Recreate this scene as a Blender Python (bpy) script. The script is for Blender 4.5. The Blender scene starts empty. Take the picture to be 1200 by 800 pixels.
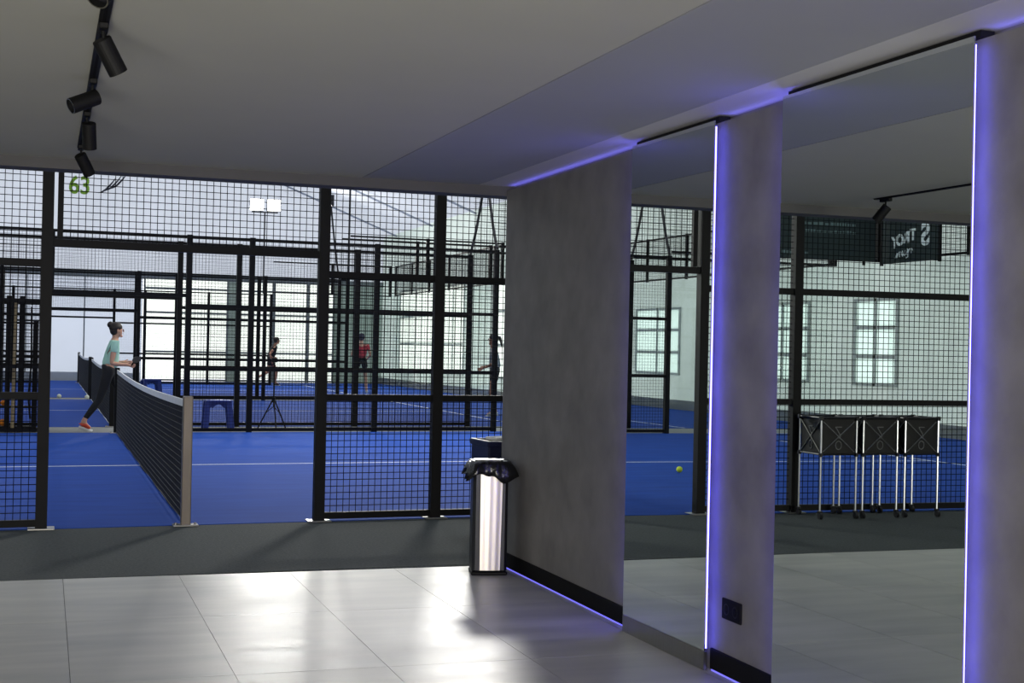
import bpy, math, random
from math import sin, cos, pi, atan, radians
from mathutils import Vector, Matrix
random.seed(7)
SC = bpy.context.scene
COL = SC.collection

# ------------------------------------------------------------------ camera
F_PX = 1625.0
CAM_H = 1.35
yaw = atan(547 / F_PX); roll = atan(0.021); pit = 8 / F_PX
fwd = Vector((sin(yaw) * cos(pit), cos(yaw) * cos(pit), sin(pit)))
r0 = Vector((cos(yaw), -sin(yaw), 0)); u0 = r0.cross(fwd)
rgt = r0 * cos(roll) + u0 * sin(roll); upv = u0 * cos(roll) - r0 * sin(roll)
cd = bpy.data.cameras.new('camera'); cam = bpy.data.objects.new('camera', cd); COL.objects.link(cam)
cam.matrix_world = Matrix(((rgt.x, upv.x, -fwd.x, 0), (rgt.y, upv.y, -fwd.y, 0), (rgt.z, upv.z, -fwd.z, CAM_H), (0, 0, 0, 1)))
cd.sensor_fit = 'HORIZONTAL'; cd.sensor_width = 36; cd.lens = F_PX / 1200 * 36; cd.clip_end = 300; cd.clip_start = 0.02
SC.camera = cam

# ------------------------------------------------------------------ daylight, lamps, exposure
world = bpy.data.worlds.new('overcast_sky'); SC.world = world; world.use_nodes = True
bg = world.node_tree.nodes['Background']; bg.inputs[0].default_value = (0.93, 0.96, 1.0, 1); bg.inputs[1].default_value = 2.1
SC.view_settings.view_transform = 'Standard'; SC.view_settings.look = 'None'
SC.view_settings.exposure = 0.0; SC.view_settings.gamma = 1.0
SC.cycles.use_denoising = True
SC.cycles.max_bounces = 8; SC.cycles.diffuse_bounces = 4; SC.cycles.glossy_bounces = 5
SC.cycles.transmission_bounces = 5; SC.cycles.transparent_max_bounces = 12
SC.cycles.sample_clamp_indirect = 6.0

def lamp(name, loc, target, power, sx, sy, color, kind='AREA', spread=None):
    l = bpy.data.lights.new(name, kind); l.energy = power; l.color = color
    if kind == 'AREA':
        l.shape = 'RECTANGLE'; l.size = sx; l.size_y = sy
        if spread: l.spread = spread
    o = bpy.data.objects.new(name, l); COL.objects.link(o); o.location = loc
    o.rotation_euler = (Vector(target) - Vector(loc)).to_track_quat('-Z', 'Y').to_euler()
    return o
# floodlight on the right-hand court mast: throws the bin and wall shadow on the tiles
lamp('floodlight_lamp', (6.55, 21.0, 5.9), (1.2, 7.0, 0), 800, 1.2, 0.8, (1.0, 0.98, 0.92))
lamp('floodlight_lamp', (6.6, 44.6, 5.7), (1.0, 6.0, 0), 1000, 1.0, 0.5, (1.0, 0.98, 0.92))
lamp('floodlight_lamp', (6.5, 33.7, 4.9), (1.5, 6.0, 0), 250, 0.5, 0.5, (1.0, 0.98, 0.92))
# added fill lights behind the camera, brightening the lounge interior
lamp('lounge_back_fill', (-1.6, -3.85, 1.25), (-1.2, 4.0, 1.7), 170, 4.2, 2.0, (1.0, 0.96, 0.88))
lamp('lounge_up_fill', (-1.3, -1.5, 0.30), (-0.3, 2.6, 2.36), 520, 3.4, 2.0, (1.0, 0.965, 0.90))  # added unseen fill, aimed up to lift the lounge ceiling

# ------------------------------------------------------------------ materials
def lin(c):
    return tuple((v / 255 / 12.92 if v / 255 <= 0.04045 else ((v / 255 + 0.055) / 1.055) ** 2.4) for v in c)
MAT = {}
def mat(name, rgb, rough=0.6, metal=0.0, noise=0.0, scale=8.0, bump=0.0, stretch=(1, 1, 1), emit=0.0, trans=0.0,
        rvar=0.0, spec=0.5, dark=None, detail=4):
    if name in MAT: return MAT[name]
    m = bpy.data.materials.new(name); m.use_nodes = True; nt = m.node_tree; N = nt.nodes; L = nt.links
    b = N['Principled BSDF']; c = lin(rgb)
    b.inputs['Base Color'].default_value = (*c, 1); b.inputs['Roughness'].default_value = rough
    b.inputs['Metallic'].default_value = metal; b.inputs['Specular IOR Level'].default_value = spec
    tc = N.new('ShaderNodeTexCoord'); mp = N.new('ShaderNodeMapping'); nz = N.new('ShaderNodeTexNoise')
    mp.inputs['Scale'].default_value = stretch; nz.inputs['Scale'].default_value = scale; nz.inputs['Detail'].default_value = detail
    L.new(tc.outputs['Object'], mp.inputs[0]); L.new(mp.outputs[0], nz.inputs['Vector'])
    rp = N.new('ShaderNodeValToRGB'); d = lin(dark) if dark else tuple(v * (1 - noise) for v in c)
    rp.color_ramp.elements[0].position = 0.3; rp.color_ramp.elements[1].position = 0.7
    rp.color_ramp.elements[0].color = (*d, 1)
    rp.color_ramp.elements[1].color = (*(min(1, v * (1 + (0 if dark else noise * .6))) for v in c), 1)
    L.new(nz.outputs['Fac'], rp.inputs[0]); L.new(rp.outputs[0], b.inputs['Base Color'])
    if rvar:
        mr = N.new('ShaderNodeMapRange'); mr.inputs[3].default_value = max(0.02, rough - rvar); mr.inputs[4].default_value = rough + rvar
        L.new(nz.outputs['Fac'], mr.inputs[0]); L.new(mr.outputs[0], b.inputs['Roughness'])
    if bump:
        bp = N.new('ShaderNodeBump'); bp.inputs['Strength'].default_value = bump; bp.inputs['Distance'].default_value = 0.01
        L.new(nz.outputs['Fac'], bp.inputs['Height']); L.new(bp.outputs[0], b.inputs['Normal'])
    if emit:
        b.inputs['Emission Color'].default_value = (*c, 1); b.inputs['Emission Strength'].default_value = emit
    if trans:
        tr = N.new('ShaderNodeBsdfTranslucent'); L.new(rp.outputs[0], tr.inputs[0])
        mx = N.new('ShaderNodeMixShader'); mx.inputs[0].default_value = trans
        L.new(b.outputs[0], mx.inputs[1]); L.new(tr.outputs[0], mx.inputs[2])
        L.new(mx.outputs[0], N['Material Output'].inputs[0])
    MAT[name] = m; return m
def emitter(name, rgb, s):
    m = bpy.data.materials.new(name); m.use_nodes = True; b = m.node_tree.nodes['Principled BSDF']
    b.inputs['Base Color'].default_value = (*lin(rgb), 1); b.inputs['Emission Color'].default_value = (*lin(rgb), 1)
    b.inputs['Emission Strength'].default_value = s
    MAT[name] = m; return m
M_CEIL = mat('painted_ceiling', (160, 160, 151), 0.75, noise=.02, scale=3)
M_CEILB = mat('ceiling_band_tone', (138, 140, 146), 0.7, noise=.02, scale=3)  # darker, bluer tone for the middle ceiling strip
M_CEILC = mat('ceiling_edge_tone', (168, 168, 170), 0.7, noise=.02, scale=3)  # lighter tone for the ceiling strip along the wall
M_BEAM = mat('beam_paint', (74, 73, 73), 0.7, noise=.05, scale=5)
M_PLASTER = mat('concrete_plaster', (108, 106, 105), 0.62, noise=.16, scale=5, bump=.5, detail=10, dark=(88, 86, 85))
M_TILE = mat('porcelain_tile', (180, 178, 166), 0.40, noise=.12, scale=2.0, stretch=(.55, 2.6, 1), rvar=.10, detail=8, dark=(148, 147, 137))
M_GROUT = mat('grout', (88, 88, 86), 0.8, noise=.05)
M_CARPET = mat('grey_carpet', (78, 82, 81), 0.95, noise=.18, scale=60, bump=.3, spec=.1, dark=(63, 67, 66))
M_BLUE = mat('blue_turf', (27, 68, 150), 0.9, noise=.12, scale=3, stretch=(.5, 2, 1), spec=.1, detail=8, dark=(24, 60, 136))
M_LINE = mat('white_line_paint', (205, 212, 225), 0.9, noise=.1, scale=20)
M_STRIP = mat('grey_strip_carpet', (120, 122, 120), 0.95, noise=.08, scale=12)
M_BLACK = mat('black_powder_coat', (10, 10, 11), 0.6, noise=.2, scale=6, spec=.2)
M_WIRE = mat('black_wire', (20, 20, 22), 0.9, noise=.1, spec=.05)
M_BLACKP = mat('black_plastic', (20, 20, 24), 0.38, noise=.1)
M_SKIRT = mat('black_skirting', (12, 12, 14), 0.75, noise=.1, spec=.1)
M_NETCORD = mat('net_cord', (22, 26, 34), 0.8, noise=.2)
M_TAPE = mat('white_net_tape', (215, 216, 214), 0.8, noise=.05)
M_STEEL = mat('brushed_steel', (150, 148, 142), 0.3, 1.0, noise=.08, scale=10, stretch=(20, 20, 1))
M_NPOST = mat('aged_net_post_paint', (112, 104, 94), 0.45, .5, noise=.12, scale=10, stretch=(1, 1, .3))
M_SILVER = mat('silver_tube', (185, 185, 186), 0.3, 1.0, noise=.03)
M_MEMB = mat('translucent_hall_membrane', (188, 191, 197), 0.8, noise=.06, scale=.35, trans=.52, detail=3)
M_PANEL = mat('translucent_wall_panel', (190, 195, 204), 0.8, noise=.04, scale=.6, trans=.52)
M_TEAL = mat('greenish_wall_sheet', (186, 193, 187), 0.7, noise=.12, scale=.5, trans=.48)
M_TEALD = mat('dim_greenish_wall_sheet', (172, 182, 176), 0.7, noise=.1, scale=.5, trans=.6)
M_PANE = mat('daylit_window_pane', (248, 250, 244), 0.6, noise=.02, scale=.4, trans=.93)
M_PANEG = mat('daylit_green_window_pane', (232, 240, 236), 0.6, noise=.06, scale=.4, trans=.9)
M_FRAME = mat('window_frame_aluminium', (112, 118, 120), 0.5, .2, noise=.05)
M_CABLE = mat('mast_steel', (30, 30, 34), 0.5, noise=.1)
M_LED = emitter('violet_led', (92, 88, 255), 12.0)
M_LEDH = emitter('violet_led_hidden_edge', (104, 98, 255), 40.0)
M_LEDT = emitter('violet_led_cove', (125, 120, 255), 3.4)
M_LEDF = emitter('violet_led_floor', (125, 120, 255), .9)
M_FLOODLENS = emitter('floodlight_lens', (255, 252, 235), 14.0)
M_GREEN = mat('lime_print', (120, 160, 40), 0.7, noise=.05)
M_INK = mat('dark_print', (40, 44, 52), 0.7, noise=.05)
M_BANNER = mat('dark_green_banner', (24, 40, 38), 0.7, noise=.1)
M_WPRINT = mat('white_print', (215, 225, 220), 0.7, noise=.03)
M_DPRINT = mat('faint_print', (95, 115, 112), 0.7, noise=.03)
M_BAG = mat('black_bin_liner', (14, 14, 15), 0.22, noise=.1, scale=30, bump=.6)
M_STOOL = mat('blue_plastic', (26, 48, 128), 0.45, noise=.05)
M_NAVY = mat('navy_plastic', (10, 18, 58), 0.4, noise=.08)
M_ORANGE = mat('orange_ball_felt', (222, 130, 30), 0.9, noise=.1, scale=40)
M_YBALL = mat('yellow_ball_felt', (205, 222, 60), 0.9, noise=.1, scale=40)
M_WBALL = mat('pale_ball_felt', (225, 228, 210), 0.9, noise=.1, scale=40)
M_TAN = mat('tan_wood_pole', (150, 132, 96), 0.6, noise=.1)
M_FABRIC = mat('black_basket_fabric', (8, 8, 9), 0.7, noise=.15, scale=25)
M_LOGO = mat('grey_logo_print', (110, 112, 112), 0.6, noise=.03)
def mirror_mat():
    m = mat('mirror_silver', (206, 214, 210), 0.0, 1.0); m.node_tree.nodes['Principled BSDF'].inputs['Roughness'].default_value = 0.0
    nt = m.node_tree
    for l in list(nt.links):
        if l.to_socket.name == 'Base Color': nt.links.remove(l)
    nt.nodes['Principled BSDF'].inputs['Base Color'].default_value = (.76, .81, .78, 1)
    return m
M_MIRROR = mirror_mat()
def glass_mat():
    m = bpy.data.materials.new('clear_safety_glass'); m.use_nodes = True; nt = m.node_tree; nt.nodes.clear()
    o = nt.nodes.new('ShaderNodeOutputMaterial'); t = nt.nodes.new('ShaderNodeBsdfTransparent'); g = nt.nodes.new('ShaderNodeBsdfGlossy')
    t.inputs[0].default_value = (.975, .985, .98, 1); g.inputs['Roughness'].default_value = .02
    mx = nt.nodes.new('ShaderNodeMixShader'); lw = nt.nodes.new('ShaderNodeLayerWeight'); lw.inputs[0].default_value = .12; fr = nt.nodes.new('ShaderNodeMath'); fr.operation = 'MULTIPLY'; fr.inputs[1].default_value = .35; nt.links.new(lw.outputs['Facing'], fr.inputs[0])
    nt.links.new(fr.outputs[0], mx.inputs[0]); nt.links.new(t.outputs[0], mx.inputs[1]); nt.links.new(g.outputs[0], mx.inputs[2])
    nt.links.new(mx.outputs[0], o.inputs[0]); return m
M_GLASS = glass_mat()
M_FRAMEL = mat('pale_window_frame', (158, 166, 162), 0.5, 0, noise=.05)

# ------------------------------------------------------------------ mesh helpers
class MB:
    def __init__(s): s.v = []; s.f = []
    def add(s, vs, fs):
        n = len(s.v); s.v += [tuple(v) for v in vs]; s.f += [tuple(i + n for i in f) for f in fs]; return s
    def box(s, x0, x1, y0, y1, z0, z1, bev=0.0):
        if bev <= 0:
            vs = [(x, y, z) for z in (z0, z1) for y in (y0, y1) for x in (x0, x1)]
            return s.add(vs, [(0, 2, 3, 1), (4, 5, 7, 6), (0, 1, 5, 4), (2, 6, 7, 3), (0, 4, 6, 2), (1, 3, 7, 5)])
        b = bev
        def ring(z, i): return [(x0 + i, y0 + b, z), (x0 + b, y0 + i, z), (x1 - b, y0 + i, z), (x1 - i, y0 + b, z), (x1 - i, y1 - b, z), (x1 - b, y1 - i, z), (x0 + b, y1 - i, z), (x0 + i, y1 - b, z)]
        rs = [[(min(max(x, x0 + b), x1 - b), min(max(y, y0 + b), y1 - b), z) for x, y, z in ring(z0, 0)], ring(z0 + b, 0), ring(z1 - b, 0),
              [(min(max(x, x0 + b), x1 - b), min(max(y, y0 + b), y1 - b), z) for x, y, z in ring(z1, 0)]]
        vs = [p for r in rs for p in r]; fs = [tuple(range(7, -1, -1)), tuple(range(24, 32))]
        for k in range(3):
            for i in range(8): j = (i + 1) % 8; fs.append((k * 8 + i, k * 8 + j, k * 8 + 8 + j, k * 8 + 8 + i))
        return s.add(vs, fs)
    def bar(s, p, q, r, n=6, r2=None, cap=True, ph=0.0):
        p = Vector(p); q = Vector(q); d = (q - p)
        if d.length < 1e-7: return s
        d.normalize(); a = d.orthogonal().normalized(); 
        if abs(d.z) > .9: a = Vector((1, 0, 0)); a = (a - d * a.dot(d)).normalized()
        b = d.cross(a); r2 = r if r2 is None else r2
        vs = [p + (a * cos(2 * pi * i / n + ph) + b * sin(2 * pi * i / n + ph)) * r for i in range(n)] + [q + (a * cos(2 * pi * i / n + ph) + b * sin(2 * pi * i / n + ph)) * r2 for i in range(n)]
        fs = [(i, (i + 1) % n, n + (i + 1) % n, n + i) for i in range(n)]
        if cap: fs += [tuple(range(n - 1, -1, -1)), tuple(range(n, 2 * n))]
        return s.add(vs, fs)
    def tube(s, pts, r, n=8):
        rr = r if isinstance(r, (list, tuple)) else [r] * len(pts)
        for i in range(len(pts) - 1): s.bar(pts[i], pts[i + 1], rr[i], n, rr[i + 1])
        return s
    def lathe(s, prof, n=24, c=(0, 0, 0), axis='z'):
        vs = []; fs = []
        for r, z in prof:
            for i in range(n):
                a = 2 * pi * i / n
                vs.append((c[0] + r * cos(a), c[1] + r * sin(a), c[2] + z))
        for k in range(len(prof) - 1):
            for i in range(n): j = (i + 1) % n; fs.append((k * n + i, k * n + j, (k + 1) * n + j, (k + 1) * n + i))
        fs.append(tuple(range(n - 1, -1, -1))); fs.append(tuple(range((len(prof) - 1) * n, len(prof) * n)))
        return s.add(vs, fs)
    def sphere(s, c, r, n=10, m=7, sc=(1, 1, 1)):
        vs = []; fs = []
        for k in range(1, m):
            t = pi * k / m
            for i in range(n):
                a = 2 * pi * i / n; vs.append((c[0] + r * sc[0] * sin(t) * cos(a), c[1] + r * sc[1] * sin(t) * sin(a), c[2] + r * sc[2] * cos(t)))
        vs += [(c[0], c[1], c[2] + r * sc[2]), (c[0], c[1], c[2] - r * sc[2])]; T = len(vs) - 2; B = T + 1
        for k in range(m - 2):
            for i in range(n): j = (i + 1) % n; fs.append((k * n + i, (k + 1) * n + i, (k + 1) * n + j, k * n + j))
        for i in range(n):
            j = (i + 1) % n; fs.append((T, i, j)); fs.append((B, (m - 2) * n + j, (m - 2) * n + i))
        return s.add(vs, fs)
    def prism(s, pts, y0, y1):     # polygon in XZ extruded along Y
        n = len(pts)
        vs = [(x, y0, z) for x, z in pts] + [(x, y1, z) for x, z in pts]
        return s.add(vs, [tuple(range(n)), tuple(range(2 * n - 1, n - 1, -1))] + [(i, n + i, n + (i + 1) % n, (i + 1) % n) for i in range(n)])
    def mesh(s, name, m, smooth=False):
        me = bpy.data.meshes.new(name); me.from_pydata(s.v, [], s.f); me.update()
        if m: me.materials.append(m)
        if smooth:
            for p in me.polygons: p.use_smooth = True
        return me
    def build(s, name, m, parent=None, smooth=False, **props):
        return link(name, s.mesh(name, m, smooth), parent, **props)
def link(name, me, parent=None, loc=None, rot=None, **props):
    o = bpy.data.objects.new(name, me); COL.objects.link(o)
    if parent: o.parent = parent
    if loc is not None: o.location = loc
    if rot is not None: o.rotation_euler = rot
    for k, v in props.items(): o[k] = v
    return o
def thing(name, label, category, loc=(0, 0, 0), rz=0.0, group=None):
    o = bpy.data.objects.new(name, None); COL.objects.link(o); o.location = loc; o.rotation_euler = (0, 0, rz)
    o.empty_display_size = .1; o['label'] = label; o['category'] = category
    if group: o['group'] = group
    return o
def copy_tree(o, parent=None):
    c = o.copy(); COL.objects.link(c)
    if parent: c.parent = parent
    for ch in o.children: copy_tree(ch, c)
    return c
STR = dict(kind='structure')

# ------------------------------------------------------------------ layout numbers
W = 2.72            # plaster wall plane
MX = 2.680           # mirror front plane
ZC = 2.365          # lounge ceiling
SK = 0.06           # the court front runs slightly askew to the lounge
XL, XR = -9.0, 11.0 # court ends
HXL, HXR = -9.6, 11.35
def cy(x, v): return 10.36 + SK * x + v      # court frame: v metres behind the front fence
E_Y = lambda x: 8.2 + 0.03 * x               # edge between tiles and carpet
VBACK = 37.2

# ------------------------------------------------------------------ floors
g = MB(); g.box(-6.2, W + .1, -4.0, 8.22, -.06, -.006); floor = g.build('floor', M_GROUT, kind='structure')
tx = 0.637; ty = 1.252
tile_me = MB().box(-tx / 2 + .0012, tx / 2 - .0012, -ty / 2 + .0012, ty / 2 - .0012, -.006, 0).mesh('tile', M_TILE)
def tile_offset_mat():   # tiles share a mesh; the cloudiness uses world position so tiles differ
    nt = M_TILE.node_tree; geo = nt.nodes.new('ShaderNodeNewGeometry')
    mp = [n for n in nt.nodes if n.type == 'MAPPING'][0]
    nt.links.new(geo.outputs['Position'], mp.inputs[0])
    info = nt.nodes.new('ShaderNodeObjectInfo'); cmb = nt.nodes.new('ShaderNodeCombineXYZ')
    ml = nt.nodes.new('ShaderNodeMath'); ml.operation = 'MULTIPLY'; ml.inputs[1].default_value = 40
    nt.links.new(info.outputs['Random'], ml.inputs[0]); nt.links.new(ml.outputs[0], cmb.inputs[2]); nt.links.new(cmb.outputs[0], mp.inputs['Location'])
tile_offset_mat()
for j in range(10):
    for i in range(-10, 4):
        x = 0.76 + tx * (i - .5); y = 8.2 - ty * (j + .5)
        if x + tx / 2 > W + .02: continue
        link('tile', tile_me, floor, (x, y, 0))
# last narrow row of tiles against the wall
g = MB(); g.box(.76 + 3 * tx + .0012, W, 0, ty - .0024, -.006, 0); nar = g.mesh('tile', M_TILE)
for j in range(10): link('tile', nar, floor, (0, 8.2 - ty * (j + 1), 0))
g = MB(); g.add([(HXL, E_Y(HXL), 0.002), (HXR, E_Y(HXR), 0.002), (HXR, cy(HXR, -.02), 0.002), (HXL, cy(HXL, -.02), 0.002),
                 (HXL, E_Y(HXL), -.05), (HXR, E_Y(HXR), -.05), (HXR, cy(HXR, -.02), -.05), (HXL, cy(HXL, -.02), -.05)],
                [(0, 1, 2, 3), (4, 7, 6, 5), (0, 4, 5, 1), (1, 5, 6, 2), (2, 6, 7, 3), (3, 7, 4, 0)])
g.build('trim_1', M_CARPET, kind='structure', label='dark grey carpet strip between the tiled floor and the courts')
def slab(name, v0, v1, m, z1=.002, x0=HXL, x1=HXR, **k):
    g = MB(); a = [(x0, cy(x0, v0)), (x1, cy(x1, v0)), (x1, cy(x1, v1)), (x0, cy(x0, v1))]
    g.add([(x, y, z1) for x, y in a] + [(x, y, -.05) for x, y in a], [(0, 1, 2, 3), (4, 7, 6, 5), (0, 4, 5, 1), (1, 5, 6, 2), (2, 6, 7, 3), (3, 7, 4, 0)])
    return g.build(name, m, **k)
V = [0.0, 10.5, 11.95, 22.1, 23.1, 34.0]       # fences: court fronts and backs
courts = [(0.0, 10.5), (11.95, 22.1), (23.1, 34.0)]
slab('floor', -.02, VBACK + .2, M_STRIP, 0.0, kind='structure', label='grey carpeted floor of the sports hall')
for k, (a, b) in enumerate(courts):
    t = slab('blue_court', a - .02, b + (.02 if k < 2 else 2.6), M_BLUE, .006, kind='structure', label=['nearest', 'middle', 'farthest'][k] + ' blue turf court')
    mid = (a + b) / 2 - (.25 if k == 0 else 0)
    g = MB()
    def line(x0, v0, x1, v1, w=.05):
        if x0 == x1: pts = [(x0 - w / 2, cy(x0, v0)), (x0 + w / 2, cy(x0, v0)), (x0 + w / 2, cy(x0, v1)), (x0 - w / 2, cy(x0, v1))]
        else: pts = [(x0, cy(x0, v0) - w / 2), (x1, cy(x1, v0) - w / 2), (x1, cy(x1, v1) + w / 2), (x0, cy(x0, v1) + w / 2)]
        g.add([(x, y, .0085) for x, y in pts], [(0, 1, 2, 3)])
    line(-5.95, mid, 7.95, mid); line(7.95, a, 7.95, b); line(-5.95, a, -5.95, b)
    g.build('court_line', M_LINE, t)

# ------------------------------------------------------------------ lounge shell
def quadslab(name, pts, z0, z1, m, parent=None, **k):
    n = len(pts); g = MB()
    g.add([(x, y, z0) for x, y in pts] + [(x, y, z1) for x, y in pts], [tuple(range(n - 1, -1, -1)), tuple(range(n, 2 * n))] + [(i, (i + 1) % n, n + (i + 1) % n, n + i) for i in range(n)])
    return g.build(name, m, parent, **k)
CX1, CX2 = 1.804, 2.545
ceil = quadslab('ceiling', [(-6.2, -4), (CX1 - .008, -4), (CX1 - .008, 8.26), (-6.2, 8.02)], ZC, ZC + .03, M_CEIL, kind='structure')
quadslab('ceiling_panel', [(CX1, -4), (CX2 - .002, -4), (CX2 - .002, 8.27), (CX1, 8.25)], ZC, ZC + .03, M_CEILB, ceil)
quadslab('ceiling_panel', [(CX2, -4), (W + .14, -4), (W + .14, 8.28), (CX2, 8.27)], ZC, ZC + .03, M_CEILC, ceil)
quadslab('joint_backing', [(-6.2, -4), (W + .14, -4), (W + .14, 8.28), (-6.2, 8.02)], ZC + .031, ZC + .08, M_BLACK, ceil)
quadslab('trim_2', [(HXL, 7.91), (W + .3, 8.282), (W + .3, 8.46), (HXL, 8.10)], 2.305, 3.6, M_BEAM, kind='structure', label='dark grey beam over the opening to the courts')
quadslab('trim_3', [(W + .3, 8.1), (HXR, 8.35), (HXR, 8.5), (W + .3, 8.46)], 0, 3.6, M_BEAM, kind='structure', label='grey partition beyond the end of the wall')
g = MB(); g.box(W, W + .3, -4, 8.24, 0, 2.335); g.box(W + .06, W + .3, -4, 8.24, 2.335, 2.6)
g.build('wall_right', M_PLASTER, kind='structure')
MB().box(-6.3, W + .3, -4.15, -4, 0, 2.7).build('wall_back', M_CEIL, kind='structure')
MB().box(-6.35, -6.2, -4, 8.02, 0, 2.7).build('wall_left', M_PLASTER, kind='structure')
# plaster sections (between mirrors) carry a black skirting and a cove strip
sections = [(6.16, 8.24), (4.71, 5.32), (2.55, 3.58)]
for i, (a, b) in enumerate(sections):
    g = MB(); g.box(W - .012, W, a + (.0 if i == 0 else .0), b, .008, .095, .002); g.build('baseboard_right', M_SKIRT, kind='structure')
    t = MB().box(W + .018, W + .038, a + .01, b - .01, 2.3352, 2.341).build('led_strip', M_LEDT)
    t['label'] = ['violet light strip above the far plaster section', 'violet light strip above the middle plaster column', 'violet light strip above the nearest plaster section'][i]
    t['category'] = 'light strip'; t['group'] = 'strips above the plaster sections'
    t = MB().box(W - .010, W - .002, a + .01, b - .01, .001, .006).build('led_strip', M_LEDF)
    t['label'] = ['violet light strip under the black skirting of the far plaster section', 'violet light strip under the black skirting of the middle column', 'violet light strip under the black skirting of the nearest plaster section'][i]
    t['category'] = 'light strip'; t['group'] = 'strips under the skirting'
# ------------------------------------------------------------------ mirrors
mirrors = [(5.32, 6.16, 'narrow full-height wall mirror between the far plaster section and the socket column'),
           (3.58, 4.71, 'wide full-height wall mirror reflecting the ball carts, right of the socket column'),
           (1.42, 2.55, 'full-height wall mirror nearest the viewer, beyond the right plaster section')]
for a, b, lab in mirrors:
    t = thing('wall_mirror', lab, 'mirror', (MX, a, 0), .017, group='backlit mirrors along the right wall'); w = b - a
    MB().box(0, .005, 0, w, .082, 2.337).build('mirror_glass', M_MIRROR, t)
    MB().box(.006, .030, .05, w - .035, .09, 2.31).build('backing_box', M_BLACK, t)
    MB().box(-.001, .012, 0, w, .0, .080).build('base_strip', M_STEEL, t)
    for y, lm in ((.012, M_LED), (w + .003, M_LEDH)):
        MB().box(.009, .019, y, y + .010, .09, 2.315).build('led_strip', lm, t)
    MB().box(.024, .075, .0, w, 2.337, 2.358).build('gap_shade_strip', M_BLACK, t)  # black filler standing in for the shade in the gap above the mirror
# ------------------------------------------------------------------ socket
t = thing('double_socket', 'black double power socket low on the plaster column between the mirrors', 'socket', (W, 5.143, .283))
MB().box(-.010, 0, -.082, .082, -.043, .043, .003).build('socket_plate', M_SKIRT, t)
for s in (-1, 1):
    g = MB(); 
    n = 20; 
    vs = [(-.0115, s * .038 + r * cos(2 * pi * i / n), r * sin(2 * pi * i / n)) for r in (.024, .019) for i in range(n)]
    g.add(vs, [(i, (i + 1) % n, n + (i + 1) % n, n + i) for i in range(n)])
    ins = g.build('socket_insert', M_BLACK, t)
    g = MB(); g.bar((-.0125, s * .038, -.009), (-.010, s * .038, -.009), .003, 8); g.bar((-.0125, s * .038, .009), (-.010, s * .038, .009), .003, 8); g.build('socket_hole', M_SKIRT, t)

# ------------------------------------------------------------------ track lights
t = thing('ceiling_track', 'black ceiling track running away from the viewer at upper left', 'track', (.155, 0, ZC))
MB().box(-.017, .017, -1.0, 7.66, -.008, 0, .002).build('track_rail', M_BLACK, t)
MB().box(-.005, .005, -.98, 7.64, -.0095, -.0082).build('conductor_slot', M_SKIRT, t)
# cylinder direction, joint Y
spots = [(3.74, (-.45, -.55, -.7), 'black track spotlight cut off by the top edge, nearest on the track'),
         (4.62, (.55, .35, -.95), 'black track spotlight pointing down to the right, second on the track'),
         (5.62, (-1.0, -.35, -.5), 'black track spotlight turned left with its rim showing, third on the track'),
         (6.45, (.06, .4, -.9), 'black track spotlight pointing down and away, fourth on the track'),
         (7.55, (.50, .5, -.9), 'black track spotlight hanging over the beam, last on the track')]
for y, d, lab in spots:
    t = thing('track_spotlight', lab, 'spotlight', (.155, y, ZC - .0096), group='spotlights on the ceiling track')
    MB().box(-.015, .015, -.05, .05, -.02, 0, .003).build('adapter', M_BLACK, t)
    d = Vector(d).normalized(); c = Vector((0.01 * (1 if d.x > 0 else -1), 0, -.075))
    MB().bar((0, 0, -.018), (c.x * .5, 0, -.062), .006, 8).build('swivel_arm', M_BLACK, t)
    R = .031; Ln = .115
    p = c - d * .03; q = c + d * (Ln - .03)
    g = MB(); g.bar(p, q, R, 24, cap=False); n = 24
    g.bar(p - d * .003, p, R * .93, 24, R)
    g.build('lamp_housing', M_BLACK, t, smooth=False)
    MB().bar(q - d * .03, q - d * .028, R * .96, 20).build('lens', M_SILVER if 'rim' in lab else M_BLACKP, t)
    # bright rim ring
    g = MB(); a = d.orthogonal().normalized(); b = d.cross(a)
    vs = [q + (a * cos(2 * pi * i / n) + b * sin(2 * pi * i / n)) * rr for rr in (R, R * .88) for i in range(n)]
    g.add(vs, [(i, (i + 1) % n, n + (i + 1) % n, n + i) for i in range(n)]); g.build('rim', M_STEEL, t)

# ------------------------------------------------------------------ fences around the courts
POSTX = [-8.84, -6.87, -4.87, -2.88, -.93, 0.0, 2.0, 2.93, 4.88, 6.87, 8.87, 10.84]
def wire_grid(g, x0, x1, z0, z1, v, pitch, r, off=0):
    y = lambda x: cy(x, v) + off
    n = max(1, round((x1 - x0) / pitch)); 
    for i in range(1, n):
        x = x0 + (x1 - x0) * i / n; g.bar((x, y(x), z0), (x, y(x), z1), r, 3, cap=False)
    n = max(1, round((z1 - z0) / pitch))
    for i in range(1, n):
        z = z0 + (z1 - z0) * i / n; g.bar((x0, y(x0), z), (x1, y(x1), z), r, 3, cap=False)
def hbar(x0, x1, z, v, h=.04, d=.04):
    g = MB(); y0, y1 = cy(x0, v), cy(x1, v)
    g.add([(x0, y0 - d / 2, z - h / 2), (x1, y1 - d / 2, z - h / 2), (x1, y1 + d / 2, z - h / 2), (x0, y0 + d / 2, z - h / 2),
           (x0, y0 - d / 2, z + h / 2), (x1, y1 - d / 2, z + h / 2), (x1, y1 + d / 2, z + h / 2), (x0, y0 + d / 2, z + h / 2)],
          [(3, 2, 1, 0), (4, 5, 6, 7), (0, 1, 5, 4), (1, 2, 6, 5), (2, 3, 7, 6), (3, 0, 4, 7)]); return g
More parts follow.
